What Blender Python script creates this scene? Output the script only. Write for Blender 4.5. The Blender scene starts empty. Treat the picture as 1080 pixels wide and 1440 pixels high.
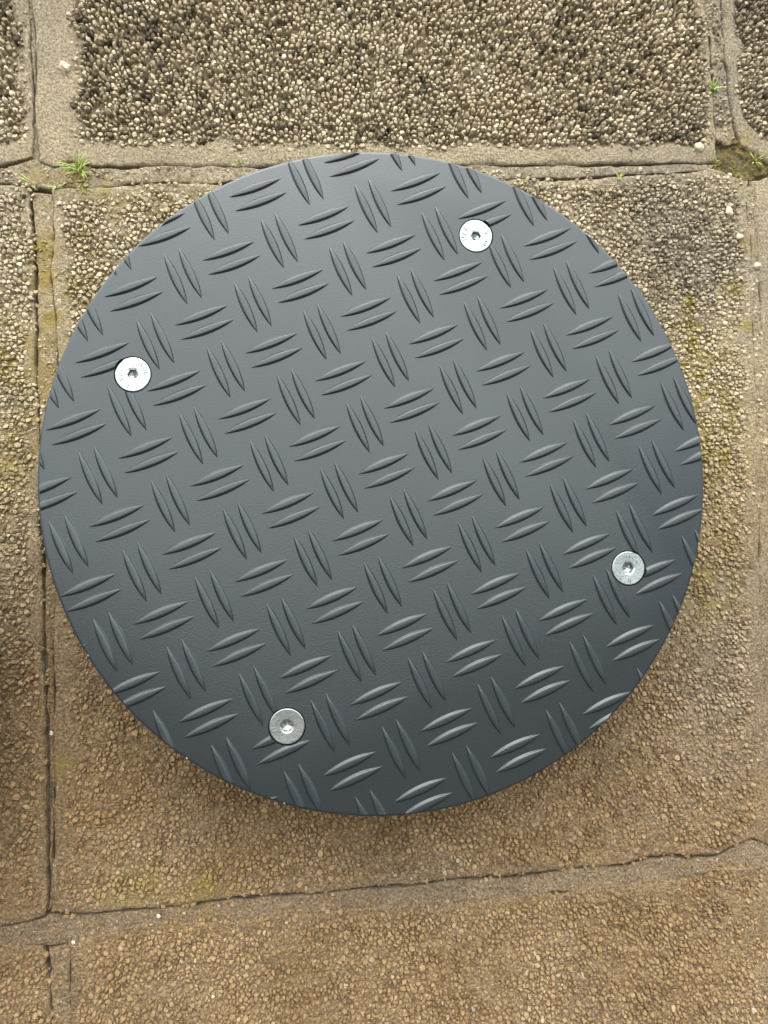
import bpy, bmesh, math, random
import numpy as np
from mathutils import Matrix, Vector

random.seed(7)
RNG = np.random.default_rng(11)
scene = bpy.context.scene
COL = scene.collection

# ------------------------------------------------------------------ camera
cam_data = bpy.data.cameras.new('camera')
cam = bpy.data.objects.new('camera', cam_data)
COL.objects.link(cam)
cam_data.sensor_fit = 'AUTO'
cam_data.sensor_width = 36.0
cam_data.lens = 27.0
cam_data.clip_start = 0.01
cam_data.clip_end = 100.0
rot = Matrix(((0.9959037, 0.0044167, -0.0903123),
              (-0.0109366, 0.9973572, -0.0718257),
              (0.0897564, 0.0725192, 0.9933201)))
cam.matrix_world = Matrix.Translation((-0.0368876, -0.0473579, 0.4380365)) @ rot.to_4x4()
scene.camera = cam

# ------------------------------------------------------------------ light
SUN_ELEV, SUN_AZ = 38.0, -6.0          # azimuth from +Y, clockwise towards +X
world = bpy.data.worlds.new('World')
scene.world = world
world.use_nodes = True
wn = world.node_tree
wn.nodes.clear()
wo = wn.nodes.new('ShaderNodeOutputWorld')
wb = wn.nodes.new('ShaderNodeBackground')
ws = wn.nodes.new('ShaderNodeTexSky')
ws.sky_type = 'NISHITA'
ws.sun_disc = False
ws.sun_elevation = math.radians(SUN_ELEV)
ws.sun_rotation = math.radians(SUN_AZ)
ws.air_density = 1.0
ws.dust_density = 2.0
ws.ozone_density = 1.0
wb.inputs['Strength'].default_value = 0.10
wh = wn.nodes.new('ShaderNodeHueSaturation')          # thin high cloud: a paler, greyer sky
wh.inputs['Saturation'].default_value = 0.4
wn.links.new(ws.outputs['Color'], wh.inputs['Color'])
wn.links.new(wh.outputs['Color'], wb.inputs['Color'])
wn.links.new(wb.outputs['Background'], wo.inputs['Surface'])

sun_data = bpy.data.lights.new('sun', 'SUN')
sun_data.energy = 1.5
sun_data.angle = math.radians(110)
sun_data.color = (1.0, 0.972, 0.915)
sun = bpy.data.objects.new('sun', sun_data)
COL.objects.link(sun)
e, a = math.radians(SUN_ELEV), math.radians(SUN_AZ)
to_sun = Vector((math.sin(a) * math.cos(e), math.cos(a) * math.cos(e), math.sin(e)))
sun.rotation_euler = to_sun.to_track_quat('Z', 'Y').to_euler()
sun.location = to_sun * 5

vs = scene.view_settings
vs.view_transform = 'Standard'
vs.look = 'None'
vs.gamma = 1.0
vs.use_curve_mapping = False
vs.exposure = 2.13


# ------------------------------------------------------------------ helpers
def tag(o, label=None, cat=None, group=None, kind=None):
    if label: o['label'] = label
    if cat: o['category'] = cat
    if group: o['group'] = group
    if kind: o['kind'] = kind
    return o


def link(name, data, parent=None, mat=None, loc=None):
    o = bpy.data.objects.new(name, data)
    COL.objects.link(o)
    if parent is not None:
        o.parent = parent
    if mat is not None and data is not None and len(data.materials) == 0:
        data.materials.append(mat)
    if loc is not None:
        o.location = loc
    return o


def mesh_np(name, V, F, smooth=True, attrs=None):
    """V (n,3); F list of (m,k) int arrays."""
    me = bpy.data.meshes.new(name)
    if not isinstance(F, list):
        F = [F]
    me.vertices.add(len(V))
    me.vertices.foreach_set('co', np.ascontiguousarray(V, dtype=np.float32).ravel())
    loops = np.concatenate([f.ravel() for f in F]).astype(np.int32)
    tot = np.concatenate([np.full(len(f), f.shape[1], dtype=np.int32) for f in F])
    start = np.concatenate([[0], np.cumsum(tot)[:-1]]).astype(np.int32)
    me.loops.add(len(loops))
    me.loops.foreach_set('vertex_index', loops)
    me.polygons.add(len(tot))
    me.polygons.foreach_set('loop_start', start)
    me.polygons.foreach_set('loop_total', tot)
    me.polygons.foreach_set('use_smooth', np.full(len(tot), smooth, dtype=bool))
    me.update(calc_edges=True)
    for k, v in (attrs or {}).items():
        at = me.attributes.new(k, 'FLOAT', 'POINT')
        at.data.foreach_set('value', np.ascontiguousarray(v, dtype=np.float32))
    return me


def mesh_bm(name, bm, smooth=False):
    me = bpy.data.meshes.new(name)
    bmesh.ops.recalc_face_normals(bm, faces=bm.faces)
    for f in bm.faces:
        f.smooth = smooth
    bm.to_mesh(me)
    bm.free()
    return me


def _hash(ix, iy, seed):
    h = (ix.astype(np.int64) * 374761393 + iy.astype(np.int64) * 668265263 + seed * 974634777) & 0xFFFFFFFF
    h = ((h ^ (h >> 13)) * 1274126177) & 0xFFFFFFFF
    return ((h ^ (h >> 16)) & 0xFFFF) / 65535.0


def vnoise(x, y, s, seed=0):
    """value noise in -1..1 with cell size s"""
    x = np.asarray(x, float) / s
    y = np.asarray(y, float) / s
    ix, iy = np.floor(x), np.floor(y)
    fx, fy = x - ix, y - iy
    fx = fx * fx * (3 - 2 * fx)
    fy = fy * fy * (3 - 2 * fy)
    a = _hash(ix, iy, seed); b = _hash(ix + 1, iy, seed)
    c = _hash(ix, iy + 1, seed); d = _hash(ix + 1, iy + 1, seed)
    return 2 * ((a * (1 - fx) + b * fx) * (1 - fy) + (c * (1 - fx) + d * fx) * fy) - 1


def fbm(x, y, s, seed=0, oct=3):
    v, amp, tot = 0, 1.0, 0
    for k in range(oct):
        v = v + amp * vnoise(x, y, s / 2 ** k, seed + 17 * k)
        tot += amp
        amp *= 0.5
    return v / tot


def sstep(a, b, x):
    t = np.clip((np.asarray(x, float) - a) / (b - a), 0, 1)
    return t * t * (3 - 2 * t)


# ------------------------------------------------------------------ materials
def new_mat(name):
    m = bpy.data.materials.new(name)
    m.use_nodes = True
    nt = m.node_tree
    b = nt.nodes['Principled BSDF']
    return m, nt, b


def node(nt, t, **kw):
    n = nt.nodes.new(t)
    for k, v in kw.items():
        setattr(n, k, v)
    return n


def mixc(nt, fac, a, b, blend='MIX'):
    n = node(nt, 'ShaderNodeMix', data_type='RGBA', blend_type=blend)
    for sock, v in ((n.inputs['Factor'], fac), (n.inputs[6], a), (n.inputs[7], b)):
        if isinstance(v, (int, float)):
            sock.default_value = v
        elif isinstance(v, tuple):
            sock.default_value = (*v, 1.0)
        else:
            nt.links.new(v, sock)
    return n.outputs[2]


def noise(nt, scale, detail=3.0, rough=0.55, vec=None):
    n = node(nt, 'ShaderNodeTexNoise')
    n.inputs['Scale'].default_value = scale
    n.inputs['Detail'].default_value = detail
    n.inputs['Roughness'].default_value = rough
    if vec is None:
        vec = node(nt, 'ShaderNodeNewGeometry').outputs['Position']
    nt.links.new(vec, n.inputs['Vector'])
    return n.outputs['Fac']


def ramp(nt, src, stops):
    r = node(nt, 'ShaderNodeValToRGB')
    el = r.color_ramp.elements
    while len(el) < len(stops):
        el.new(0.5)
    for i, (p, c) in enumerate(stops):
        el[i].position = p
        el[i].color = (*c, 1.0) if isinstance(c, tuple) else (c, c, c, 1.0)
    nt.links.new(src, r.inputs['Fac'])
    return r.outputs['Color']


def attr(nt, name):
    n = node(nt, 'ShaderNodeAttribute', attribute_name=name)
    return n.outputs['Fac']


def bump(nt, bsdf, src, strength, dist):
    b = node(nt, 'ShaderNodeBump')
    b.inputs['Strength'].default_value = strength
    b.inputs['Distance'].default_value = dist
    nt.links.new(src, b.inputs['Height'])
    nt.links.new(b.outputs['Normal'], bsdf.inputs['Normal'])
    return b


def stone_material():
    m, nt, b = new_mat('washed_aggregate')
    tone = attr(nt, 'tone')
    cream = ramp(nt, tone, [(0.0, (0.11, 0.094, 0.064)), (0.35, (0.46, 0.39, 0.25)), (0.75, (0.64, 0.555, 0.38)), (1.0, (0.76, 0.69, 0.52))])
    brown = ramp(nt, tone, [(0.0, (0.11, 0.069, 0.033)), (0.4, (0.27, 0.178, 0.084)), (0.8, (0.38, 0.262, 0.131)), (1.0, (0.58, 0.44, 0.27))])
    grey = ramp(nt, tone, [(0.0, (0.13, 0.115, 0.086)), (0.6, (0.31, 0.27, 0.20)), (1.0, (0.46, 0.41, 0.32))])
    c = mixc(nt, attr(nt, 'brown'), cream, brown)
    c = mixc(nt, attr(nt, 'grey'), c, grey)
    g = ramp(nt, noise(nt, 1400, 3, 0.7), [(0.25, 0.6), (0.75, 1.3)])
    c = mixc(nt, 1.0, c, g, 'MULTIPLY')
    c = mixc(nt, attr(nt, 'lichen'), c, (0.28, 0.235, 0.05))
    nt.links.new(c, b.inputs['Base Color'])
    b.inputs['Roughness'].default_value = 0.95
    b.inputs['Specular IOR Level'].default_value = 0.15
    bump(nt, b, noise(nt, 900, 4, 0.75), 1.0, 0.0018)
    return m


def sand_material():
    m, nt, b = new_mat('sandy_concrete')
    g = noise(nt, 650, 5, 0.8)
    cream = ramp(nt, g, [(0.36, (0.17, 0.135, 0.078)), (0.5, (0.41, 0.34, 0.21)), (0.64, (0.65, 0.565, 0.39))])
    brown = ramp(nt, g, [(0.36, (0.105, 0.065, 0.03)), (0.5, (0.275, 0.185, 0.09)), (0.64, (0.47, 0.35, 0.20))])
    grey = ramp(nt, g, [(0.36, (0.11, 0.095, 0.068)), (0.5, (0.27, 0.237, 0.178)), (0.64, (0.45, 0.40, 0.305))])
    c = mixc(nt, attr(nt, 'brown'), cream, brown)
    c = mixc(nt, attr(nt, 'grey'), c, grey)
    s = ramp(nt, noise(nt, 45, 4, 0.6), [(0.3, 0.82), (0.7, 1.12)])
    c = mixc(nt, 1.0, c, s, 'MULTIPLY')
    sp = ramp(nt, noise(nt, 520, 1, 0.5), [(0.70, 0.0), (0.75, 1.0)])
    c = mixc(nt, sp, c, (0.62, 0.57, 0.46))
    c = mixc(nt, attr(nt, 'lichen'), c, (0.33, 0.25, 0.055))
    nt.links.new(c, b.inputs['Base Color'])
    b.inputs['Roughness'].default_value = 0.85
    b.inputs['Specular IOR Level'].default_value = 0.3
    bump(nt, b, noise(nt, 650, 5, 0.8), 1.0, 0.0045)
    return m


def soil_material():
    m, nt, b = new_mat('dark_soil')
    c = ramp(nt, noise(nt, 500, 4, 0.7), [(0.25, (0.030, 0.024, 0.015)), (0.55, (0.085, 0.068, 0.040)), (0.8, (0.16, 0.13, 0.08))])
    nt.links.new(c, b.inputs['Base Color'])
    b.inputs['Roughness'].default_value = 0.95
    bump(nt, b, noise(nt, 600, 4, 0.7), 1.0, 0.0016)
    return m


def moss_material():
    m, nt, b = new_mat('moss')
    c = ramp(nt, noise(nt, 420, 4, 0.7), [(0.34, (0.028, 0.020, 0.008)), (0.5, (0.085, 0.066, 0.018)), (0.66, (0.17, 0.145, 0.035))])
    nt.links.new(c, b.inputs['Base Color'])
    b.inputs['Roughness'].default_value = 0.95
    bump(nt, b, noise(nt, 900, 4, 0.7), 1.0, 0.0012)
    return m


def paint_material():
    m, nt, b = new_mat('anthracite_powder_coat')
    b.inputs['Base Color'].default_value = (0.0115, 0.0165, 0.0180, 1)
    obj = node(nt, 'ShaderNodeTexCoord').outputs['Object']
    geo = node(nt, 'ShaderNodeNewGeometry').outputs['Position']
    r = node(nt, 'ShaderNodeMapRange')
    nt.links.new(noise(nt, 18, 4, 0.6, geo), r.inputs['Value'])
    r.inputs['To Min'].default_value = 0.26
    r.inputs['To Max'].default_value = 0.33
    nt.links.new(r.outputs['Result'], b.inputs['Roughness'])
    b.inputs['Specular IOR Level'].default_value = 0.5
    b.inputs['IOR'].default_value = 1.55
    b.inputs['Specular Tint'].default_value = (0.93, 0.99, 1.0, 1)
    bump(nt, b, noise(nt, 1100, 2, 0.6, geo), 0.18, 0.0005)
    return m


def zinc_material():
    m, nt, b = new_mat('bright_zinc')
    geo = node(nt, 'ShaderNodeNewGeometry').outputs['Position']
    c = ramp(nt, noise(nt, 300, 3, 0.6, geo), [(0.3, (0.25, 0.285, 0.28)), (0.7, (0.33, 0.365, 0.355))])
    nt.links.new(c, b.inputs['Base Color'])
    b.inputs['Metallic'].default_value = 1.0
    r = node(nt, 'ShaderNodeMapRange')
    nt.links.new(noise(nt, 700, 3, 0.6, geo), r.inputs['Value'])
    r.inputs['To Min'].default_value = 0.22
    r.inputs['To Max'].default_value = 0.36
    nt.links.new(r.outputs['Result'], b.inputs['Roughness'])
    bump(nt, b, noise(nt, 900, 3, 0.6, geo), 0.18, 0.0004)
    return m


def plain(name, col, rough=0.8, var=0.0):
    m, nt, b = new_mat(name)
    if var:
        c = ramp(nt, noise(nt, 260, 3, 0.6), [(0.3, tuple(x * (1 - var) for x in col)), (0.7, tuple(min(1, x * (1 + var)) for x in col))])
        nt.links.new(c, b.inputs['Base Color'])
    else:
        b.inputs['Base Color'].default_value = (*col, 1)
    b.inputs['Roughness'].default_value = rough
    return m


M_STONE = stone_material()
M_SAND = sand_material()
M_SOIL = soil_material()
M_MOSS = moss_material()
M_PAINT = paint_material()
M_ZINC = zinc_material()
M_GRIT = plain('pale_grit', (0.42, 0.39, 0.32), 0.7, 0.15)
M_CREAM = plain('cream_pebble', (0.46, 0.40, 0.28), 0.75, 0.2)
def brick_material():
    m, nt, b = new_mat('dark_brick')
    t = node(nt, 'ShaderNodeTexBrick')
    mp = node(nt, 'ShaderNodeMapping')
    mp.inputs['Rotation'].default_value = (math.radians(90), 0, 0)
    nt.links.new(node(nt, 'ShaderNodeNewGeometry').outputs['Position'], mp.inputs['Vector'])
    nt.links.new(mp.outputs['Vector'], t.inputs['Vector'])
    t.inputs['Color1'].default_value = (0.085, 0.050, 0.038, 1)
    t.inputs['Color2'].default_value = (0.055, 0.036, 0.030, 1)
    t.inputs['Mortar'].default_value = (0.10, 0.095, 0.085, 1)
    t.inputs['Scale'].default_value = 1.0
    t.inputs['Brick Width'].default_value = 0.22
    t.inputs['Row Height'].default_value = 0.065
    t.inputs['Mortar Size'].default_value = 0.008
    nt.links.new(t.outputs['Color'], b.inputs['Base Color'])
    b.inputs['Roughness'].default_value = 0.9
    return m


M_BRICK = brick_material()
M_STEEL = plain('galvanised_steel', (0.20, 0.21, 0.215), 0.5, 0.1)


def grass_material():
    m, nt, b = new_mat('grass_blade')
    c = ramp(nt, noise(nt, 160, 2, 0.6), [(0.3, (0.16, 0.25, 0.045)), (0.55, (0.30, 0.38, 0.08)), (0.75, (0.48, 0.46, 0.15))])
    nt.links.new(c, b.inputs['Base Color'])
    b.inputs['Roughness'].default_value = 0.5
    return m


M_GRASS = grass_material()

# ------------------------------------------------------------------ paving: joint lines on the ground, in mm
LINES = {
    'v_left_top_a': [(-205.2, 436.9), (-200.2, 282.0), (-198.1, 239.1), (-196.9, 217.9), (-196.1, 201.0), (-196.6, 187.5)],
    'v_left_top_b': [(-202.3, 437.2), (-197.8, 282.2), (-195.7, 239.2), (-194.9, 218.0), (-193.8, 201.1), (-192.7, 186.0)],
    'v_right_top_a': [(210.8, 475.1), (209.3, 306.1), (209.9, 287.3), (211.0, 268.7), (212.2, 254.8), (212.6, 231.7), (212.6, 211.1), (213.1, 200.6)],
    'v_right_top_b': [(224.3, 476.4), (221.1, 306.8), (221.1, 287.9), (221.5, 273.9), (222.7, 260.0), (223.0, 246.1), (224.7, 232.3), (226.8, 218.5), (231.7, 202.7)],
    'h_top_a': [(-363.5, 177.0), (-213.6, 183.1), (-206.7, 184.2), (-196.6, 187.5), (-192.7, 186.0), (-184.4, 182.5), (-174.6, 186.2), (-162.7, 184.6), (-106.7, 186.3), (-11.7, 189.8), (82.8, 194.3), (144.8, 197.1), (213.1, 200.6), (227.5, 211.7), (237.4, 207.0), (245.6, 201.8), (302.0, 200.2), (449.0, 203.8)],
    'h_top_b': [(-363.0, 167.3), (-213.4, 172.2), (-205.6, 172.1), (-195.9, 170.8), (-184.1, 169.5), (-176.3, 171.9), (-166.5, 171.0), (-150.7, 172.8), (-144.7, 174.2), (-134.8, 175.4), (-53.5, 177.9), (82.6, 184.9), (140.1, 188.4), (185.3, 193.2), (208.3, 196.7), (215.2, 195.2), (221.9, 192.2), (231.0, 189.4), (245.1, 192.6), (301.5, 191.0), (448.2, 194.3)],
    'v_left_mid_a': [(-198.6, 173.6), (-197.6, 159.0), (-195.7, 142.5), (-194.4, 121.9), (-194.1, 105.5), (-193.5, 97.3), (-192.8, 81.0), (-192.9, 68.9), (-191.0, 48.8), (-189.7, 24.8), (-188.3, -7.0), (-187.1, -26.6), (-185.6, -65.6), (-184.8, -84.9), (-184.0, -107.9), (-184.1, -123.1), (-183.2, -128.8), (-182.6, -142.1), (-181.8, -179.5), (-180.3, -216.6), (-180.5, -227.6), (-181.8, -233.4)],
    'v_left_mid_b': [(-185.0, 174.1), (-183.9, 159.5), (-183.6, 142.8), (-184.3, 118.0), (-182.5, 105.7), (-180.3, 73.1), (-178.8, 32.8), (-178.1, -7.0), (-178.1, -46.3), (-178.8, -85.0), (-178.4, -108.0), (-177.7, -142.2), (-177.7, -179.7), (-177.8, -216.7), (-178.3, -227.7), (-178.2, -233.6)],
    'v_right_mid_a': [(232.3, 195.8), (231.9, 168.5), (231.6, 123.4), (231.3, 79.0), (231.0, 35.1), (228.7, -50.8), (227.8, -113.7), (226.5, -175.3), (226.0, -213.7)],
    'v_right_mid_b': [(234.6, 195.9), (234.7, 168.6), (235.7, 123.5), (236.8, 79.1), (237.8, 35.2), (236.7, -50.9), (236.7, -113.9), (236.2, -175.7), (236.4, -214.2)],
    'h_bot_a': [(-343.5, -240.7), (-203.6, -234.5), (-189.1, -233.4), (-181.9, -231.6), (-178.2, -230.3), (-167.2, -230.8), (-143.2, -229.5), (-107.6, -229.4), (-83.0, -225.7), (-38.6, -225.2), (0.7, -224.0), (50.7, -221.7), (81.3, -221.2), (114.3, -218.8), (141.5, -217.6), (164.9, -213.9), (194.7, -216.0), (208.0, -209.0), (216.7, -207.3), (226.1, -211.7), (300.5, -208.8), (415.4, -207.2)],
    'h_bot_b': [(-343.1, -248.4), (-203.4, -244.3), (-185.2, -246.0), (-176.1, -246.8), (-168.0, -245.8), (-156.0, -242.0), (-139.4, -239.2), (-92.4, -237.9), (-38.7, -236.5), (0.5, -234.7), (60.6, -233.8), (126.4, -231.1), (175.0, -227.8), (194.3, -224.8), (224.6, -223.7), (299.9, -219.0), (414.7, -215.6)],
    'v_left_bot_a': [(-182.3, -243.9), (-180.7, -253.1), (-179.0, -264.1), (-178.1, -275.0), (-176.7, -307.3), (-173.9, -412.5)],
    'v_left_bot_b': [(-168.1, -242.9), (-167.7, -264.7), (-166.6, -286.5), (-165.8, -308.0), (-162.5, -413.5)],
    'v_right_bot_a': [(229.0, -221.9), (227.7, -334.1), (226.1, -447.9)],
    'v_right_bot_b': [(239.9, -222.4), (238.4, -334.9), (236.6, -448.8)],
}
X0, X1, Y0, Y1 = -300.0, 320.0, -375.0, 400.0          # built extent of the paving, mm


def chip(t, seed):
    c = np.zeros_like(t) + seed * 50
    return 1.15 * fbm(t, c, 8.0, seed, 5) + 1.1 * vnoise(t, c, 24.0, seed + 1) * (vnoise(t, c, 60.0, seed + 2) > 0.1)


def vline(key, gap=0.0, seed=1):
    if isinstance(key, (int, float)):
        return lambda y: np.full_like(np.asarray(y, float), float(key))
    p = np.array(sorted(LINES[key], key=lambda q: q[1]))
    return lambda y: (np.interp(y, p[:, 1], p[:, 0]) + gap
                      + chip(np.asarray(y), seed))


def hline(key, gap=0.0, seed=2):
    if isinstance(key, (int, float)):
        return lambda x: np.full_like(np.asarray(x, float), float(key))
    p = np.array(sorted(LINES[key], key=lambda q: q[0]))
    return lambda x: (np.interp(x, p[:, 0], p[:, 1]) + gap
                      + chip(np.asarray(x), seed))


LICHEN = [(-188.5, 134.4, 9, .9), (-188.9, 117.9, 8, 1), (-175.3, 111.1, 7, .6), (-184.7, 95.5, 9, .8), (-166, 139, 8, .4), (-160, 112, 9, .7),
          (-181, 60, 18, .5), (-192, 41, 13, .35), (-199, 33, 12, .3), (218.7, 120.9, 6, .9), (224.5, 98.8, 5, .9), (191, 109.2, 6, .7), (192.7, 96, 6, .8),
          (184.7, 65.2, 12, .7), (202, 74.3, 10, .55), (212, 39.4, 12, .55), (207.3, 17.7, 10, .6), (199, -67, 9, .55), (195, 40, 14, .5), (205, -20, 14, .3),
          (-141.5, -218.4, 10, .45), (-126.5, -219.1, 10, .5), (-172.3, -151.8, 6, .4), (-98, -221, 14, .35), (-155, 165, 14, .35), (-120, 160, 25, .22),
          (-195, 178, 9, .45), (-172, 176, 10, .5), (222, 190, 8, .25), (230, 150, 10, .3),
          (190, 85, 22, .5), (195, 55, 26, .5), (196, 20, 24, .45), (192, -55, 26, .4), (-200, 70, 26, .45), (-205, 20, 25, .35), (-150, 95, 20, .45), (-165, 55, 22, .5), (225, 205, 14, .5)]
ORANGE = [(49, -205, 5), (40, -201.5, 3)]


def stains(x, y):
    """brown earth staining, grey weathering, yellow lichen: 0..1 each"""
    n = fbm(x, y, 70, 5, 4)
    br = sstep(150, -190, y + 70 * n) * 0.95
    br = np.clip(br + 0.22 * sstep(0.15, 0.8, fbm(x, y, 35, 9, 3)), 0, 1)
    gr = 0.4 * sstep(0.1, 0.75, fbm(x, y, 55, 21, 3)) * (1 - 0.6 * br)
    gr = gr + 0.55 * np.exp(-(((x - 190) / 45) ** 2 + ((y - 150) / 45) ** 2)) + 0.5 * np.exp(-(((x - 200) / 40) ** 2 + ((y + 110) / 60) ** 2))
    gr = gr + 0.15 * sstep(-140, -200, x) * sstep(200, 240, y) + 0.4 * sstep(195, 225, x) * sstep(215, 235, y)
    gr = np.clip(gr, 0, 0.85)
    li = np.zeros_like(np.asarray(x, float))
    for cx, cy, r, s in LICHEN:
        d = ((x - cx) ** 2 + (y - cy) ** 2) / (r * r)
        li = np.maximum(li, s * np.exp(-d))
    li = np.clip(1.35 * li * (0.7 + 1.3 * fbm(x, y, 6, 31, 3)), 0, 0.85)
    return br, gr, li


def patch_grid(xl, xr, yb, yt, step):
    """grid bounded by four curves, refined along its edges"""
    ym = 0.5 * (float(yb(np.array([0.5 * (xl(np.array([0.]))[0] + xr(np.array([0.]))[0])]))[0]) + 0)
    xa, xb = float(np.mean(xl(np.linspace(Y0, Y1, 5)))), float(np.mean(xr(np.linspace(Y0, Y1, 5))))
    ya, yc = float(np.mean(yb(np.linspace(xa, xb, 9)))), float(np.mean(yt(np.linspace(xa, xb, 9))))

    def par(L):
        n = max(2, int(L / step))
        core = np.linspace(0, 1, n + 1)
        ex = np.array([0.35, 0.8, 1.4, 2.2, 3.2]) / L
        ex = ex[ex < 0.3]
        return np.unique(np.concatenate([core, ex, 1 - ex]))
    s, t = par(abs(xb - xa)), par(abs(yc - ya))
    S, T = np.meshgrid(s, t)
    X = xa + (xb - xa) * S
    Y = ya + (yc - ya) * T
    for _ in range(7):
        A, B = xl(Y), xr(Y)
        X = A + (B - A) * S
        A, B = yb(X), yt(X)
        Y = A + (B - A) * T
    return X, Y


def slab_mesh(name, xl, xr, yb, yt, step, z0, rough, edge, depth, seed, fine=0.25, field=None, dgrey=0.0, dbrown=0.0):
    X, Y = patch_grid(xl, xr, yb, yt, step)
    n, m = X.shape
    d = np.minimum.reduce([np.abs(X - xl(Y)), np.abs(xr(Y) - X), np.abs(Y - yb(X)), np.abs(yt(X) - Y)])
    er = edge * np.clip(0.85 + 1.3 * fbm(X, Y, 22, seed + 3, 3), 0.15, 2.2)
    Z = z0 + rough * fbm(X, Y, 26, seed, 3) + fine * fbm(X, Y, 3.6, seed + 7, 3)
    if field is not None:
        Z = Z - field(X, Y) * (1.05 + 0.55 * sstep(-30, 180, Y) + 1.6 * sstep(196, 214, Y) + (1.5 + 0.3 * sstep(0, 190, Y)) * fbm(X, Y, 7, seed + 11, 3))                        # cement washed out between the stones
    Z = Z - er * np.exp(-d / (0.55 * np.maximum(er, 0.3)))
    br, gr, li = stains(X, Y)
    gr = np.clip(gr + dgrey, 0, 0.9)
    br = np.clip(br + dbrown, 0, 1)
    V = np.stack([X, Y, Z], -1).reshape(-1, 3)
    idx = np.arange(n * m).reshape(n, m)
    q = np.stack([idx[:-1, :-1], idx[:-1, 1:], idx[1:, 1:], idx[1:, :-1]], -1).reshape(-1, 4)
    ring = np.concatenate([idx[0, :], idx[1:, -1], idx[-1, -2::-1], idx[-2:0:-1, 0]])
    low = V[ring].copy()
    low[:, 2] = -depth
    base = len(V)
    k = len(ring)
    j = np.arange(k)
    j2 = (j + 1) % k
    side = np.stack([ring[j], base + j, base + j2, ring[j2]], -1)
    V = np.concatenate([V, low])
    at = {}
    for key, a_ in (('brown', br), ('grey', gr), ('lichen', li)):
        f = a_.ravel()
        at[key] = np.concatenate([f, f[ring]])
    return mesh_np(name, V * 0.001, [q, side], True, at)


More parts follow.
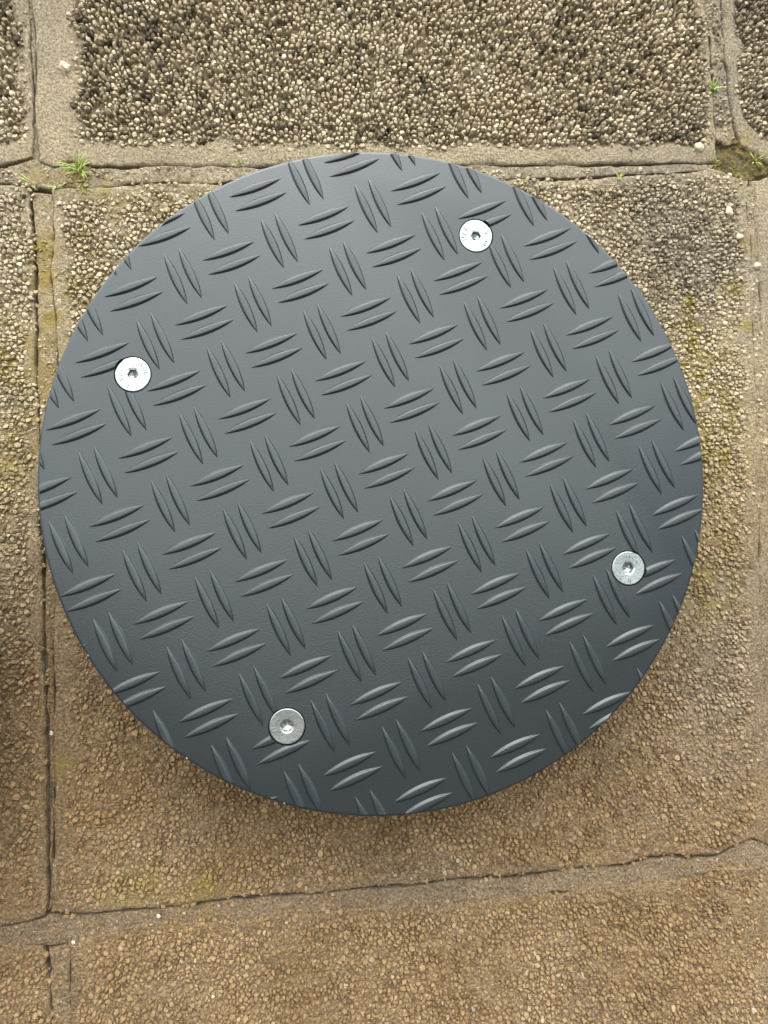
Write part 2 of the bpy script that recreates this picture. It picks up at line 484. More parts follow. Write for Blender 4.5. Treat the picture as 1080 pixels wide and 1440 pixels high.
def pebble_mesh(name, inside, bounds, spacing, seed, smooth=True, zoff=0.0):
    """packed washed stones: one domed, many-sided stone in every cell of a jittered packing"""
    rng = np.random.default_rng(seed)
    xa, xb, ya, yb = bounds
    dy = spacing * 0.866
    ny, nx = int((yb - ya) / dy) + 6, int((xb - xa) / spacing) + 6
    J, I = np.meshgrid(np.arange(ny), np.arange(nx), indexing='ij')
    px = xa + (I - 2 + 0.5 * (J % 2)) * spacing + rng.uniform(-.40, .40, I.shape) * spacing
    py = ya + (J - 2) * dy + rng.uniform(-.40, .40, I.shape) * spacing
    K = 7
    w = rng.normal(0, 0.33, I.shape) * spacing          # bigger and smaller stones
    ph = rng.uniform(0, 2 * math.pi, I.shape)
    ang = ph[..., None] + np.arange(K) * 2 * math.pi / K
    ux, uy = np.cos(ang), np.sin(ang)
    R = np.full(I.shape + (K,), spacing * 0.78)
    for dj in (-2, -1, 0, 1, 2):
        for di in (-2, -1, 0, 1, 2):
            if di == 0 and dj == 0:
                continue
            qx = np.roll(np.roll(px, -dj, 0), -di, 1) - px
            qy = np.roll(np.roll(py, -dj, 0), -di, 1) - py
            qw = np.roll(np.roll(w, -dj, 0), -di, 1)
            L = np.hypot(qx, qy) + 1e-6
            half = 0.5 * L + 0.5 * (w - qw)
            half = np.clip(half, 0.18 * L, 0.82 * L)
            dot = (ux * qx[..., None] + uy * qy[..., None]) / L[..., None]
            r = np.where(dot > 0.05, half[..., None] / np.maximum(dot, 0.05), 1e9)
            R = np.minimum(R, r)
    ok = np.ones(I.shape, bool)
    ok[:2] = ok[-2:] = False
    ok[:, :2] = ok[:, -2:] = False
    emb = inside(px, py)                                  # 0 outside the field .. 1 fully proud
    ok &= emb > 0.02
    ok &= rng.uniform(0, 1, I.shape) > 0.035 + 0.35 * (emb < 0.45)
    px, py, R, ux, uy, emb = px[ok], py[ok], R[ok], ux[ok], uy[ok], emb[ok]
    N = len(px)
    crisp = 0.42 * sstep(-60, 180, py + 40 * fbm(px, py, 60, 77, 2)) + 0.58 * sstep(196, 214, py)
    gap = 1.0 - 0.12 * crisp + rng.normal(0, 0.03, N)
    Rs = R * np.clip(gap, 0.7, 1.1)[:, None] * rng.uniform(0.78, 1.08, (N, K))
    mean = Rs.mean(1)
    H = (0.85 + 0.85 * crisp) * rng.uniform(0.55, 1.3, N) * (0.5 + 0.5 * mean / (0.5 * spacing)) * 1.25
    Z = -0.95 + 0.2 * crisp + (emb - 1) * 0.9 + rng.normal(0, 0.27, N) + 0.45 * fbm(px, py, 10, 91, 3)
    Z = Z + zoff
    tx, ty = rng.normal(0, 0.36, N), rng.normal(0, 0.36, N)
    prof = [(0.0, 1.0), (0.60, 0.96), (0.88, 0.66), (1.0, -0.25)]
    verts = np.zeros((N, 1 + 3 * K, 3))
    verts[:, 0, 0] = px + rng.normal(0, .12, N) * mean
    verts[:, 0, 1] = py + rng.normal(0, .12, N) * mean
    verts[:, 0, 2] = Z + H * (1 + rng.normal(0, .08, N))
    for r_, (q, h) in enumerate(prof[1:]):
        jit = rng.uniform(0.80, 1.18, (N, K)) if r_ < 2 else 1.0
        x = ux * Rs * q * jit
        y = uy * Rs * q * jit
        s = slice(1 + r_ * K, 1 + (r_ + 1) * K)
        verts[:, s, 0] = px[:, None] + x
        verts[:, s, 1] = py[:, None] + y
        hz = H[:, None] * h * (rng.uniform(0.72, 1.2, (N, K)) if r_ < 2 else 1.0)
        verts[:, s, 2] = Z[:, None] + hz + (x * tx[:, None] + y * ty[:, None]) * (1 if r_ < 2 else 0) - ((0.9 + 2.6 * crisp[:, None]) if r_ == 2 else 0)
    k = np.arange(K)
    k2 = (k + 1) % K
    tri = np.stack([np.zeros(K, int), 1 + k, 1 + k2], -1)
    quad = np.concatenate([np.stack([1 + k + a_ * K, 1 + k + (a_ + 1) * K, 1 + k2 + (a_ + 1) * K, 1 + k2 + a_ * K], -1) for a_ in (0, 1)])
    nv = 1 + 3 * K
    off = (np.arange(N) * nv)[:, None, None]
    T = (tri[None] + off).reshape(-1, 3)
    Q = (quad[None] + off).reshape(-1, 4)
    br, gr, li = stains(px, py)
    tone = rng.normal(0.56, 0.12 + 0.13 * crisp, N) + 0.28 * fbm(px, py, 45, 55, 3) - 0.12 * sstep(225, 265, py)
    tone = np.clip(tone, 0, 1)
    gr = np.clip(gr + (rng.uniform(0, 1, N) < 0.02 + 0.08 * crisp) * rng.uniform(0.2, 0.8, N), 0, 0.95)
    rep = lambda v: np.repeat(v, nv)
    li = np.clip(li * rng.uniform(0.4, 1.2, N), 0, .85)
    return mesh_np(name, verts.reshape(-1, 3) * 0.001, [T, Q], smooth,
                   {'tone': rep(tone), 'brown': rep(br), 'grey': rep(gr), 'lichen': rep(li)}), N


# bed under everything: dark soil seen in the cracks
gx, gy = np.meshgrid(np.concatenate([[-1500, -900, -500], np.arange(-340, 360, 2.6), [520, 900, 1500]]),
                     np.concatenate([[-1500, -900, -520], np.arange(-410, 440, 2.6), [560, 900, 1500]]))
gz = -5.5 + 1.2 * fbm(gx, gy, 14, 3, 3) + 3.0 * np.exp(-(((gx - 224) / 13) ** 2 + ((gy - 203) / 9) ** 2))
n_, m_ = gx.shape
ii = np.arange(n_ * m_).reshape(n_, m_)
bed = mesh_np('pavement', np.stack([gx, gy, gz], -1).reshape(-1, 3) * 0.001,
              np.stack([ii[:-1, :-1], ii[:-1, 1:], ii[1:, 1:], ii[1:, :-1]], -1).reshape(-1, 4))
pavement = link('pavement', bed, None, M_SOIL)
tag(pavement, 'weathered concrete paving of washed aggregate slabs with mortared joints', kind='structure')

#        left            right            bottom      top         margins l, r, b, t   spacing
SLABS = [
    (X0, 'v_left_top_a', 'h_top_a', Y1, (20, 6, 15, 0), 2.95),
    ('v_left_top_b', 'v_right_top_a', 'h_top_a', Y1, (23, 4, 12, 0), 2.95),
    ('v_right_top_b', X1, 'h_top_a', Y1, (9, 0, 14, 0), 2.95),
    (X0, 'v_left_mid_a', 'h_bot_a', 'h_top_b', (20, 2, 5, 4), 2.6),
    ('v_left_mid_b', 'v_right_mid_a', 'h_bot_a', 'h_top_b', (6, 6, 3, 4), 2.6),
    ('v_right_mid_b', X1, 'h_bot_a', 'h_top_b', (22, 0, 12, 14), 2.6),
    (X0, 'v_left_bot_a', Y0, 'h_bot_b', (20, 2, 0, 3), 2.45),
    ('v_left_bot_b', 'v_right_bot_a', Y0, 'h_bot_b', (5, 8, 0, 2), 2.45),
    ('v_right_bot_b', X1, Y0, 'h_bot_b', (12, 0, 0, 10), 2.45),
]
total_pebbles = 0
for si, (l, r, b_, t, mg, sp) in enumerate(SLABS):
    sd = 40 + 13 * si
    xl, xr, yb, yt = vline(l, 0, sd), vline(r, 0, sd + 1), hline(b_, 0, sd + 2), hline(t, 0, sd + 3)
    ml, mr, mb, mt = mg

    def inside(x, y, xl=xl, xr=xr, yb=yb, yt=yt, ml=ml, mr=mr, mb=mb, mt=mt, sd=sd):
        nz = 6.0 * fbm(x, y, 13, sd + 5, 3)
        e_ = np.minimum.reduce([x - xl(y) - ml, xr(y) - x - mr, y - yb(x) - mb, yt(x) - y - mt]) + nz
        f = sstep(-3.5, 5.0, e_)
        sparse = 0.42 * sstep(-0.05, 0.5, fbm(x, y, 6.5, sd + 15, 2))
        f = np.maximum(f, sparse * sstep(1.0, 3.5, e_ - nz + np.minimum(np.minimum(ml, mr), 6)))
        f = f * ((x ** 2 + y ** 2) > 132 ** 2)             # nothing shows under the middle of the cover
        return f * (1.0 - 0.25 * sstep(0.35, 0.8, fbm(x, y, 30, sd + 9, 2)))
    me = slab_mesh('paving_slab', xl, xr, yb, yt, 1.5, 0.0, 0.45, 1.7, 14.0, sd, 0.38, inside)
    slab = link('paving_slab', me, pavement, M_SAND)
    xs = np.linspace(Y0, Y1, 60)
    bx0 = max(X0, float(np.min(xl(xs)))); bx1 = min(X1, float(np.max(xr(xs))))
    ys = np.linspace(bx0, bx1, 60)
    by0 = max(Y0, float(np.min(yb(ys)))); by1 = min(Y1, float(np.max(yt(ys))))
    pm, cnt = pebble_mesh('aggregate', inside, (bx0, bx1, by0, by1), sp, 300 + si, False)
    total_pebbles += cnt
    tag(link('aggregate', pm, slab, M_STONE), kind='stuff')
print('pebbles', total_pebbles)

def noisy(fn, key, gap, seed):
    """joint line whose gap to the slab opens and closes along its length"""
    if not isinstance(key, str):
        return fn(key)
    base = fn(key, 0.0, seed)
    sg = 1.0 if gap > 0 else -1.0
    return lambda t: base(t) + gap + sg * 1.5 * fbm(np.asarray(t, float), np.zeros_like(t) + 9.0 * seed, 38.0, seed, 3)


JOINTS = [   # left, right, bottom, top (line, gap to the slab), height, grey, brown
    (X0, lambda y: 209.0 + 4.0 * fbm(y, y * 0, 5.0, 71, 3), ('h_top_b', 0.5), ('h_top_a', -0.8), -0.9, 0.25, -0.1),
    (('v_left_top_a', 0.3), ('v_left_top_b', -0.3), ('h_top_a', -1), Y1, -1.9, 0.3, 0.0),
    (('v_left_mid_a', 1.7), ('v_left_mid_b', -0.1), ('h_bot_a', 3), ('h_top_b', -1.5), -1.6, 0.0, 0.25),
    (('v_right_top_a', 0.3), ('v_right_top_b', -1.4), lambda x: 214.0 + 5.0 * fbm(x, x * 0, 5.0, 72, 3), Y1, -0.8, 0.2, 0.0),
    (('v_right_mid_a', -0.9), ('v_right_mid_b', 0.9), ('h_bot_a', 1.5), ('h_top_b', -4.0), -0.5, 0.0, 0.0),
    (X0, X1, ('h_bot_b', -0.6), ('h_bot_a', -1.7), -1.4, 0.25, -0.05),
    (('v_left_bot_a', 1.5), ('v_left_bot_b', -0.2), Y0, ('h_bot_b', -1.2), -1.8, 0.15, 0.0),
    (('v_right_bot_a', 0.3), ('v_right_bot_b', -0.3), Y0, ('h_bot_b', -1.5), -1.2, 0.2, 0.0),
]
for ji, (l, r, b_, t, z, dg_, db_) in enumerate(JOINTS):
    sd = 500 + 11 * ji
    args = []
    for q, fn in ((l, vline), (r, vline), (b_, hline), (t, hline)):
        args.append(noisy(fn, q[0], q[1], sd + len(args)) if isinstance(q, tuple) else (q if callable(q) else fn(q)))
    me = slab_mesh('mortar_joint', *args, 1.4, z, 0.6, 0.8, 14.0, sd, 0.9, None, dg_, db_)
    mj = link('mortar_joint', me, pavement, M_SAND)

    def in_joint(x, y, a=args, sd=sd):
        d = np.minimum.reduce([x - a[0](y), a[1](y) - x, y - a[2](x), a[3](x) - y])
        return sstep(0.4, 2.0, d) * 0.8 * sstep(-0.35, 0.45, fbm(x, y, 7, sd + 5, 3))
    tt = np.linspace(-1, 1, 40)
    yy = np.linspace(Y0, Y1, 80)
    bx0, bx1 = max(X0, float(np.min(args[0](yy)))), min(X1, float(np.max(args[1](yy))))
    xx = np.linspace(bx0, bx1, 80)
    by0, by1 = max(Y0, float(np.min(args[2](xx)))), min(Y1, float(np.max(args[3](xx))))
    pm, cnt = pebble_mesh('joint_grit', in_joint, (bx0, bx1, by0, by1), 2.3, 900 + ji, False, z + 0.2)
    if cnt:
        tag(link('joint_grit', pm, mj, M_STONE), kind='stuff')


# ------------------------------------------------------------------ round cover of tread plate
RD, TOP, TH = 0.1707, 0.050, 0.006
PC = Vector((-0.0016, 0.0003))          # centre of the disc on the ground
UNIT, ASP = 0.0364755, 1.0362
U = Vector((0.9297548, -0.3681793)) * UNIT * ASP
W = Vector((-0.3681793, -0.9297548)) * UNIT
ORG = Vector((-0.0000216, 0.0018174)) - PC
BOLTS = [(-0.1271, 0.0503, 32), (0.0488, 0.1268, 168), (0.1260, -0.0492, 62), (-0.0508, -0.1251, 166)]
BOLTS = [(x - PC.x, y - PC.y, q) for x, y, q in BOLTS]


def circle_cyl(r, z0, z1, c=(0, 0), n=64, name='cutter', r0=None):
    bm = bmesh.new()
    r0 = r if r0 is None else r0
    lo = [bm.verts.new((c[0] + r0 * math.cos(2 * math.pi * k / n), c[1] + r0 * math.sin(2 * math.pi * k / n), z0)) for k in range(n)]
    hi = [bm.verts.new((c[0] + r * math.cos(2 * math.pi * k / n), c[1] + r * math.sin(2 * math.pi * k / n), z1)) for k in range(n)]
    bm.faces.new(lo[::-1])
    bm.faces.new(hi)
    for k in range(n):
        bm.faces.new((lo[k], lo[(k + 1) % n], hi[(k + 1) % n], hi[k]))
    return mesh_bm(name, bm)


def boolean(me, cutters):
    o = bpy.data.objects.new('tmp', me)
    COL.objects.link(o)
    cs = []
    for c in cutters:
        co = bpy.data.objects.new('tmp_cutter', c)
        COL.objects.link(co)
        cs.append(co)
        md = o.modifiers.new('b', 'BOOLEAN')
        md.operation = 'DIFFERENCE'
        md.solver = 'EXACT'
        md.object = co
    dg = bpy.context.evaluated_depsgraph_get()
    out = bpy.data.meshes.new_from_object(o.evaluated_get(dg))
    for x in [o] + cs:
        bpy.data.objects.remove(x)
    return out


def lathe(prof, n=192):
    bm = bmesh.new()
    rings = []
    for r, z in prof:
        rings.append([bm.verts.new((r * math.cos(2 * math.pi * k / n), r * math.sin(2 * math.pi * k / n), z)) for k in range(n)])
    for a_, b__ in zip(rings, rings[1:]):
        for k in range(n):
            bm.faces.new((a_[k], a_[(k + 1) % n], b__[(k + 1) % n], b__[k]))
    bm.faces.new(rings[0][::-1])
    bm.faces.new(rings[-1])
    return bm


def make_plate():
    prof = [(RD - 0.0006, -TH), (RD, -TH + 0.0006), (RD, -0.0012), (RD - 0.00035, -0.00045), (RD - 0.0009, -0.0001), (RD - 0.0016, 0.0)]
    me = mesh_bm('plate', lathe(prof, 256))
    me = boolean(me, [circle_cyl(0.00925, -0.0042, 0.002, (x, y), 64) for x, y, _ in BOLTS])
    for p in me.polygons:
        p.use_smooth = True
    try:
        me.set_sharp_from_angle(angle=math.radians(30))
    except Exception:
        pass
    me.name = 'plate'
    return me


BAR_L, BAR_W, BAR_H = 0.0288, 0.0046, 0.00100


def bar_bm():
    """one raised lens-shaped lug of the tread plate, along X"""
    bm = bmesh.new()
    NU = 22
    half = [(0.0, 1.0), (0.36, 0.99), (0.52, 0.95), (0.64, 0.84), (0.75, 0.61), (0.86, 0.32), (0.95, 0.10), (1.03, 0.012), (1.12, -0.10)]
    pv = [(-v, h) for v, h in half[:0:-1]] + half
    rows = []
    for i in range(NU + 1):
        u = -math.cos(math.pi * i / NU)
        u = u * 0.997
        wd = 0.5 * BAR_W * (1 - u * u) ** 0.92
        hh = BAR_H * (1 - abs(u) ** 4.5) ** 0.9
        rows.append([bm.verts.new((u * BAR_L / 2, v * wd, h * hh if h > 0 else h * 0.002)) for v, h in pv])
    for a_, b__ in zip(rows, rows[1:]):
        for k in range(len(pv) - 1):
            bm.faces.new((a_[k], b__[k], b__[k + 1], a_[k + 1]))
    bot = [r_[0] for r_ in rows] + [r_[-1] for r_ in reversed(rows)]
    bm.faces.new(bot)
    bm.faces.new([v for v in rows[0]])
    bm.faces.new([v for v in reversed(rows[-1])])
    return bm


def smooth_mesh(me):
    for p in me.polygons:
        p.use_smooth = True
    try:
        me.set_sharp_from_angle(angle=math.radians(42))
    except Exception:
        pass
    return me


BAR = smooth_mesh(mesh_bm('tread_bar', bar_bm(), True))


def text_mesh(ch, size, depth):
    cu = bpy.data.curves.new('glyph', 'FONT')
    cu.body = ch
    cu.size = size
    cu.align_x = 'CENTER'
    cu.align_y = 'CENTER'
    cu.extrude = depth
    cu.offset = size * 0.006
    o = bpy.data.objects.new('tmp', cu)
    COL.objects.link(o)
    dg = bpy.context.evaluated_depsgraph_get()
    me = bpy.data.meshes.new_from_object(o.evaluated_get(dg))
    bpy.data.objects.remove(o)
    return me


def ring_text(name, text, radius, mid_deg, step_deg, inward, size=0.0033):
    bm = bmesh.new()
    n = len(text)
    for i, ch in enumerate(text):
        k = i - (n - 1) / 2
        if inward:      # tops to the centre, read counter-clockwise
            ang = math.radians(mid_deg + k * step_deg)
            rz = ang + math.pi / 2
        else:           # tops outwards, read clockwise
            ang = math.radians(mid_deg - k * step_deg)
            rz = ang - math.pi / 2
        me = text_mesh(ch, size, 0.00045)
        t = bmesh.new()
        t.from_mesh(me)
        bmesh.ops.transform(t, verts=t.verts, matrix=Matrix.Translation((radius * math.cos(ang), radius * math.sin(ang), 0)) @ Matrix.Rotation(rz, 4, 'Z'))
        tmp = bpy.data.meshes.new('t')
        t.to_mesh(tmp)
        t.free()
        bm.from_mesh(tmp)
    out = bpy.data.meshes.new(name)
    bm.to_mesh(out)
    bm.free()
    return out


def bolt_meshes():
    n = 72
    hexr = 0.0026
    bm = bmesh.new()
    spec = [(0.0040, -0.0052), (0.0085, -0.0012), (0.00880, -0.0008), (0.00880, -0.00035), (0.00862, -0.00012), (0.0083, 0.0)]
    rings = [[bm.verts.new((r * math.cos(2 * math.pi * k / n), r * math.sin(2 * math.pi * k / n), z)) for k in range(n)] for r, z in spec]

    def hexpt(th, R):
        m = th % (math.pi / 3) - math.pi / 6
        return R * math.cos(math.pi / 6) / math.cos(m)
    for R, z in ((0.0058, -0.00005), (0.0036, -0.0001)):
        rings.append([bm.verts.new((R * math.cos(2 * math.pi * k / n), R * math.sin(2 * math.pi * k / n), z)) for k in range(n)])
    rings.append([bm.verts.new((hexpt(2 * math.pi * k / n, hexr + .0002) * math.cos(2 * math.pi * k / n), hexpt(2 * math.pi * k / n, hexr + .0002) * math.sin(2 * math.pi * k / n), -0.0003)) for k in range(n)])
    for a_, b__ in zip(rings, rings[1:]):
        for k in range(n):
            bm.faces.new((a_[k], a_[(k + 1) % n], b__[(k + 1) % n], b__[k]))
    bm.faces.new(rings[0][::-1])
    head = mesh_bm('bolt', bm)
    smooth_mesh(head)
    head.set_sharp_from_angle(angle=math.radians(8))
    bm = bmesh.new()
    rr = []
    for R, z in ((hexr + .0002, -0.0003), (hexr, -0.0006), (hexr, -0.0031)):
        rr.append([bm.verts.new((hexpt(2 * math.pi * k / n, R) * math.cos(2 * math.pi * k / n), hexpt(2 * math.pi * k / n, R) * math.sin(2 * math.pi * k / n), z)) for k in range(n)])
    for a_, b__ in zip(rr, rr[1:]):
        for k in range(n):
            bm.faces.new((a_[k], a_[(k + 1) % n], b__[(k + 1) % n], b__[k]))
    c = bm.verts.new((0, 0, -0.0038))
    for k in range(n):
        bm.faces.new((rr[-1][k], rr[-1][(k + 1) % n], c))
    sock = mesh_bm('hex_socket', bm)
    for p in sock.polygons:
        p.flip()
    return head, sock


BOLT_HEAD, BOLT_SOCKET = bolt_meshes()


def near_segment(px, py, cx, cy, dx, dy, half):
    t = max(-half, min(half, (px - cx) * dx + (py - cy) * dy))
    return math.hypot(px - cx - t * dx, py - cy - t * dy)


def make_cover():
    root = link('tread_plate_cover', None)
    root.empty_display_size = 0.05
    plate = link('plate', make_plate(), root, M_PAINT, (0, 0, TOP))
    nbar = 0
    dA = (U - W).normalized()
    dB = (U + W).normalized()
    for i in range(-7, 8):
        for j in range(-7, 8):
            for kind in (0, 1):
                c = ORG + U * (i + 0.5 * kind) + W * (j + 0.5 * kind)
                d = dB if kind else dA
                nrm = Vector((-d.y, d.x))
                for s in (-1, 1):
                    p = c + nrm * (s * 0.00395)
                    ends = [(p + d * (k * BAR_L / 2)).length for k in (-1, 1)]
                    lim = RD - 0.0013
                    if min(ends + [p.length]) > lim - 0.0015:
                        continue
                    th = math.atan2(d.y, d.x)
                    me = BAR
                    cut_rim = max(ends) > lim - 0.0005
                    hit = [b for b in BOLTS if near_segment(b[0], b[1], p.x, p.y, d.x, d.y, BAR_L / 2) < 0.0092 + 0.0022]
                    if cut_rim or hit:
                        bm = bar_bm()
                        bm.normal_update()
                        mat = Matrix.Translation((p.x, p.y, 0)) @ Matrix.Rotation(th, 4, 'Z')
                        bmesh.ops.transform(bm, verts=bm.verts, matrix=mat)
                        if cut_rim:
                            for k in range(-4, 5):
                                q = p + d * (k / 4 * BAR_L / 2)
                                qn = q.normalized()
                                geom = bm.verts[:] + bm.edges[:] + bm.faces[:]
                                res = bmesh.ops.bisect_plane(bm, geom=geom, plane_co=(qn.x * lim, qn.y * lim, 0), plane_no=(qn.x, qn.y, 0), clear_outer=True)
                                ed = [g for g in res['geom_cut'] if isinstance(g, bmesh.types.BMEdge)]
                                if ed:
                                    bmesh.ops.holes_fill(bm, edges=ed)
                        if len(bm.faces) < 6:
                            bm.free()
                            continue
                        bmesh.ops.transform(bm, verts=bm.verts, matrix=mat.inverted())
                        me = mesh_bm('tread_bar', bm, True)
                        if hit:
                            cut = []
                            for b in hit:
                                v = mat.inverted() @ Vector((b[0], b[1], 0))
                                cut.append(circle_cyl(0.00945, -0.003, 0.004, (v.x, v.y), 48))
                            me = boolean(me, cut)
                            me.name = 'tread_bar'
                        if len(me.polygons) < 4:
                            continue
                        smooth_mesh(me)
                    o = link('tread_bar', me, root, M_PAINT, (p.x, p.y, TOP))
                    o.rotation_euler = (0, 0, th)
                    nbar += 1
    for x, y, ang in BOLTS:
        bo = link('bolt', BOLT_HEAD, root, M_ZINC, (x, y, TOP - 0.00005))
        so = link('hex_socket', BOLT_SOCKET, bo, M_ZINC)
        so.rotation_euler = (0, 0, math.radians(ang * 1.7))
        link('maker_letters', ring_text('maker_letters', 'HEL', 0.0064, ang, 25, False), bo, M_ZINC)
        link('grade_numbers', ring_text('grade_numbers', '08.8', 0.0064, ang + 180, 21, True), bo, M_ZINC)
    # bare metal where the coating is nicked along the rim
    for deg, size, sd in ((235, 0.0006, 1), (211.5, 0.0006, 2), (252.7, 0.0005, 3)):
        rn = random.Random(sd)
        bm = bmesh.new()
        bmesh.ops.create_icosphere(bm, subdivisions=2, radius=size)
        for v in bm.verts:
            v.co = Vector((v.co.x * 0.5, v.co.y * 1.2, v.co.z * 0.35)) * rn.uniform(0.7, 1.15)
        a_ = math.radians(deg)
        nk = link('paint_nick', mesh_bm('paint_nick', bm, False), root, M_ZINC, ((RD - 0.0007) * math.cos(a_), (RD - 0.0007) * math.sin(a_), TOP - 0.0001))
        nk.rotation_euler = (0, 0, a_)
    # what the plate is bolted to, set back underneath it
    bm = lathe([(0.137, 0.0), (0.137, TOP - TH)], 96)
    dr = mesh_bm('base_drum', bm, True)
    dr.set_sharp_from_angle(angle=math.radians(40))
    link('base_drum', dr, root, M_STEEL)
    print('bars', nbar)
    return root


cover = make_cover()
cover.location = (PC.x, PC.y, 0)
tag(cover, 'round anthracite grey tread plate cover with four zinc bolts on the paving', 'cover', 'round tread plate covers')


def copy_tree(o, parent=None):
    c = o.copy()
    COL.objects.link(c)
    if parent is not None:
        c.parent = parent
    for ch in list(o.children):
        copy_tree(ch, c)
    return c


other = copy_tree(cover)
other.location = (-0.368, -0.10, 0)
tag(other, 'second round tread plate cover just beyond the left edge, casting the shadow there', 'cover', 'round tread plate covers')


# ------------------------------------------------------------------ unseen wall added behind the camera to darken the plate's reflection
def occluder_wall():
    root = link('occluder_wall', None)
    root.location = (0.0, -0.50, 0.0)
    bm = bmesh.new()
    bmesh.ops.create_cube(bm, size=1.0, matrix=Matrix.Translation((0, -0.11, 2.7)) @ Matrix.Diagonal((9.0, 0.22, 5.5, 1.0)))
    link('wall', mesh_bm('wall', bm), root, M_BRICK)
    tag(root, 'added unseen dark brick wall behind the camera, mirrored as the dark part of the cover', 'wall')


occluder_wall()


# ------------------------------------------------------------------ grass in the joints
def tuft(x, y, z, n, length, spread, label, seed):
    rng = random.Random(seed)
    V, F = [], []
    for b in range(n):
        az = rng.uniform(0, 2 * math.pi)
        L = length * rng.uniform(0.5, 1.1)
        lean = spread * rng.uniform(0.5, 1.15)
        wd = rng.uniform(0.0003, 0.00065)
        ox, oy = rng.gauss(0, length * 0.07), rng.gauss(0, length * 0.07)
        S = 7
        base = len(V)
        pos = Vector((ox, oy, 0))
        el = math.radians(80) - lean * 0.35
        for s in range(S + 1):
            f = s / S
            w = wd * (1 - f ** 1.6) * (0.75 + 0.5 * min(1, f * 3)) + 0.00004
            dirv = Vector((math.cos(az) * math.cos(el), math.sin(az) * math.cos(el), math.sin(el)))
            side = Vector((-math.sin(az), math.cos(az), 0))
            up = dirv.cross(side)
            V += [tuple(pos + side * w), tuple(pos - side * w), tuple(pos - up * w * 0.5)]
            pos = pos + dirv * (L / S)
            el -= lean * 0.95 / S * (0.6 + f)
        for s in range(S):
            a_ = base + 3 * s
            for k in range(3):
                F.append((a_ + k, a_ + (k + 1) % 3, a_ + 3 + (k + 1) % 3, a_ + 3 + k))
    me = bpy.data.meshes.new('grass_tuft')
    me.from_pydata(V, [], F)
    for p in me.polygons:
        p.use_smooth = True
    o = link('grass_tuft', me, None, M_GRASS, (x, y, z))
    tag(o, label, 'grass tuft', 'grass tufts growing in the joints')


tuft(-0.1706, 0.1815, -0.002, 20, 0.0145, 1.25, 'largest green grass tuft, in the joint above the left side of the cover', 1)
tuft(-0.1979, 0.1735, -0.003, 7, 0.009, 1.3, 'leftmost small grass tuft, in the joint crossing near the left edge', 2)
tuft(-0.1815, 0.1720, -0.003, 8, 0.008, 1.3, 'small yellow-green grass tuft just below left of the largest tuft', 3)
tuft(-0.1670, 0.1716, -0.003, 6, 0.009, 1.2, 'small grass tuft just below right of the largest tuft', 4)
tuft(0.2119, 0.2479, -0.002, 12, 0.008, 1.2, 'small grass tuft in the vertical mortar joint at the top right', 5)
tuft(0.2387, 0.2034, -0.004, 13, 0.009, 1.2, 'grass tuft on the right rim of the mossy corner hole', 6)
tuft(0.1499, 0.1890, -0.002, 8, 0.006, 1.2, 'tiny grass tuft in the joint right of the cover top', 7)
tuft(-0.0802, 0.1872, -0.002, 6, 0.006, 1.2, 'tiny grass tuft in the joint left of the cover top', 8)
tuft(0.2128, 0.2012, -0.004, 9, 0.006, 1.2, 'tiny grass tuft on the left rim of the mossy corner hole', 9)

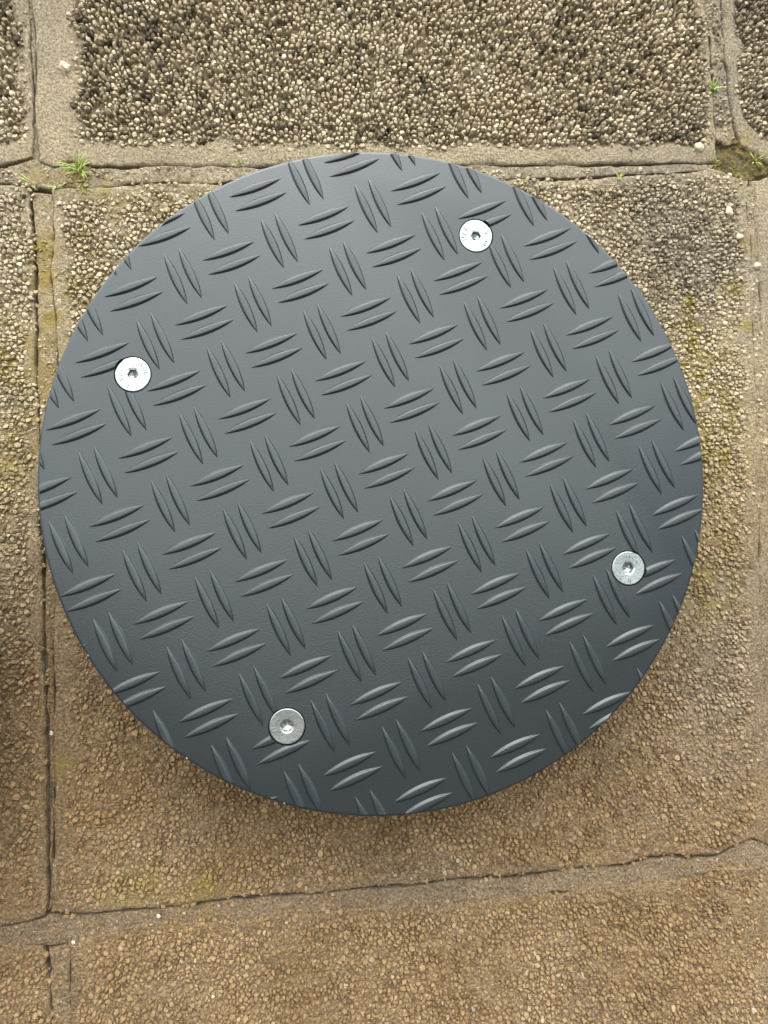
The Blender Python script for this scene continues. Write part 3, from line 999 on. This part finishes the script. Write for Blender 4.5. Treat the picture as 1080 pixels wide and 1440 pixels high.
# moss in the broken corner of the paving, upper right
mx, my = np.meshgrid(np.linspace(-27, 30, 110), np.linspace(-17, 22, 76))
rr = np.sqrt((mx / (23 + 4 * vnoise(mx, my, 9, 4))) ** 2 + (my / (14 + 3 * vnoise(mx, my, 7, 6))) ** 2)
mz = -3.4 + 1.2 * sstep(1.1, 0.3, rr) + 1.5 * fbm(mx, my, 6.0, 8, 2) + 1.1 * fbm(mx, my, 2.0, 18, 2) - 5.0 * sstep(0.85, 1.15, rr)
ii = np.arange(mx.size).reshape(mx.shape)
moss = mesh_np('moss', np.stack([mx, my, mz], -1).reshape(-1, 3) * .001,
               np.stack([ii[:-1, :-1], ii[:-1, 1:], ii[1:, 1:], ii[1:, :-1]], -1).reshape(-1, 4))
tag(link('moss', moss, None, M_MOSS, (0.2275, 0.2035, 0)), 'damp brown-green moss in the broken corner of the paving', 'moss', kind='stuff')


# ------------------------------------------------------------------ loose grit
def grit(x, y, z, r, label, seed):
    rng = random.Random(seed)
    bm = bmesh.new()
    bmesh.ops.create_icosphere(bm, subdivisions=2, radius=r)
    sx, sy, sz = rng.uniform(.8, 1.25), rng.uniform(.8, 1.2), rng.uniform(.55, .85)
    ax = [Vector((rng.gauss(0, 1), rng.gauss(0, 1), rng.gauss(0, 1))).normalized() for _ in range(7)]
    for v in bm.verts:
        n = v.co.normalized()
        for a_ in ax:
            d = n.dot(a_)
            if d > 0.72:
                v.co -= a_ * (d - 0.72) * r * 1.1
        v.co = Vector((v.co.x * sx, v.co.y * sy, v.co.z * sz))
    o = link('loose_stone', mesh_bm('loose_stone', bm, False), None, M_CREAM if seed >= 4 else M_GRIT, (x, y, z))
    tag(o, label, 'stone', 'loose pale stones on the paving')


grit(-0.1794, -0.1350, -0.0006, 0.0013, 'white chip beside the long dark joint at the lower left', 1)
grit(-0.1215, -0.2339, -0.0003, 0.0011, 'white chip on the lower mortar joint below the cover', 2)
grit(-0.1659, -0.2452, -0.0006, 0.0013, 'white chip where the joints cross at the bottom left', 3)
grit(-0.0922, -0.2764, 0.0012, 0.0012, 'pale chip lying on the slab along the bottom edge', 4)
grit(-0.1788, 0.2422, 0.0006, 0.0032, 'cream pebble on the sandy border at the top left', 5)
grit(0.2006, 0.2092, 0.0006, 0.0028, 'pale pebble left of the mossy corner hole', 6)
grit(0.2354, 0.1352, 0.0002, 0.0026, 'round pale pebble near the right edge, below the mossy hole', 7)
grit(0.2186, 0.1690, 0.0006, 0.0030, 'elongated cream pebble in the slab margin below the mossy hole', 8)
grit(0.2247, 0.1533, 0.0004, 0.0024, 'pinkish pale pebble between two cream pebbles at the right', 9)
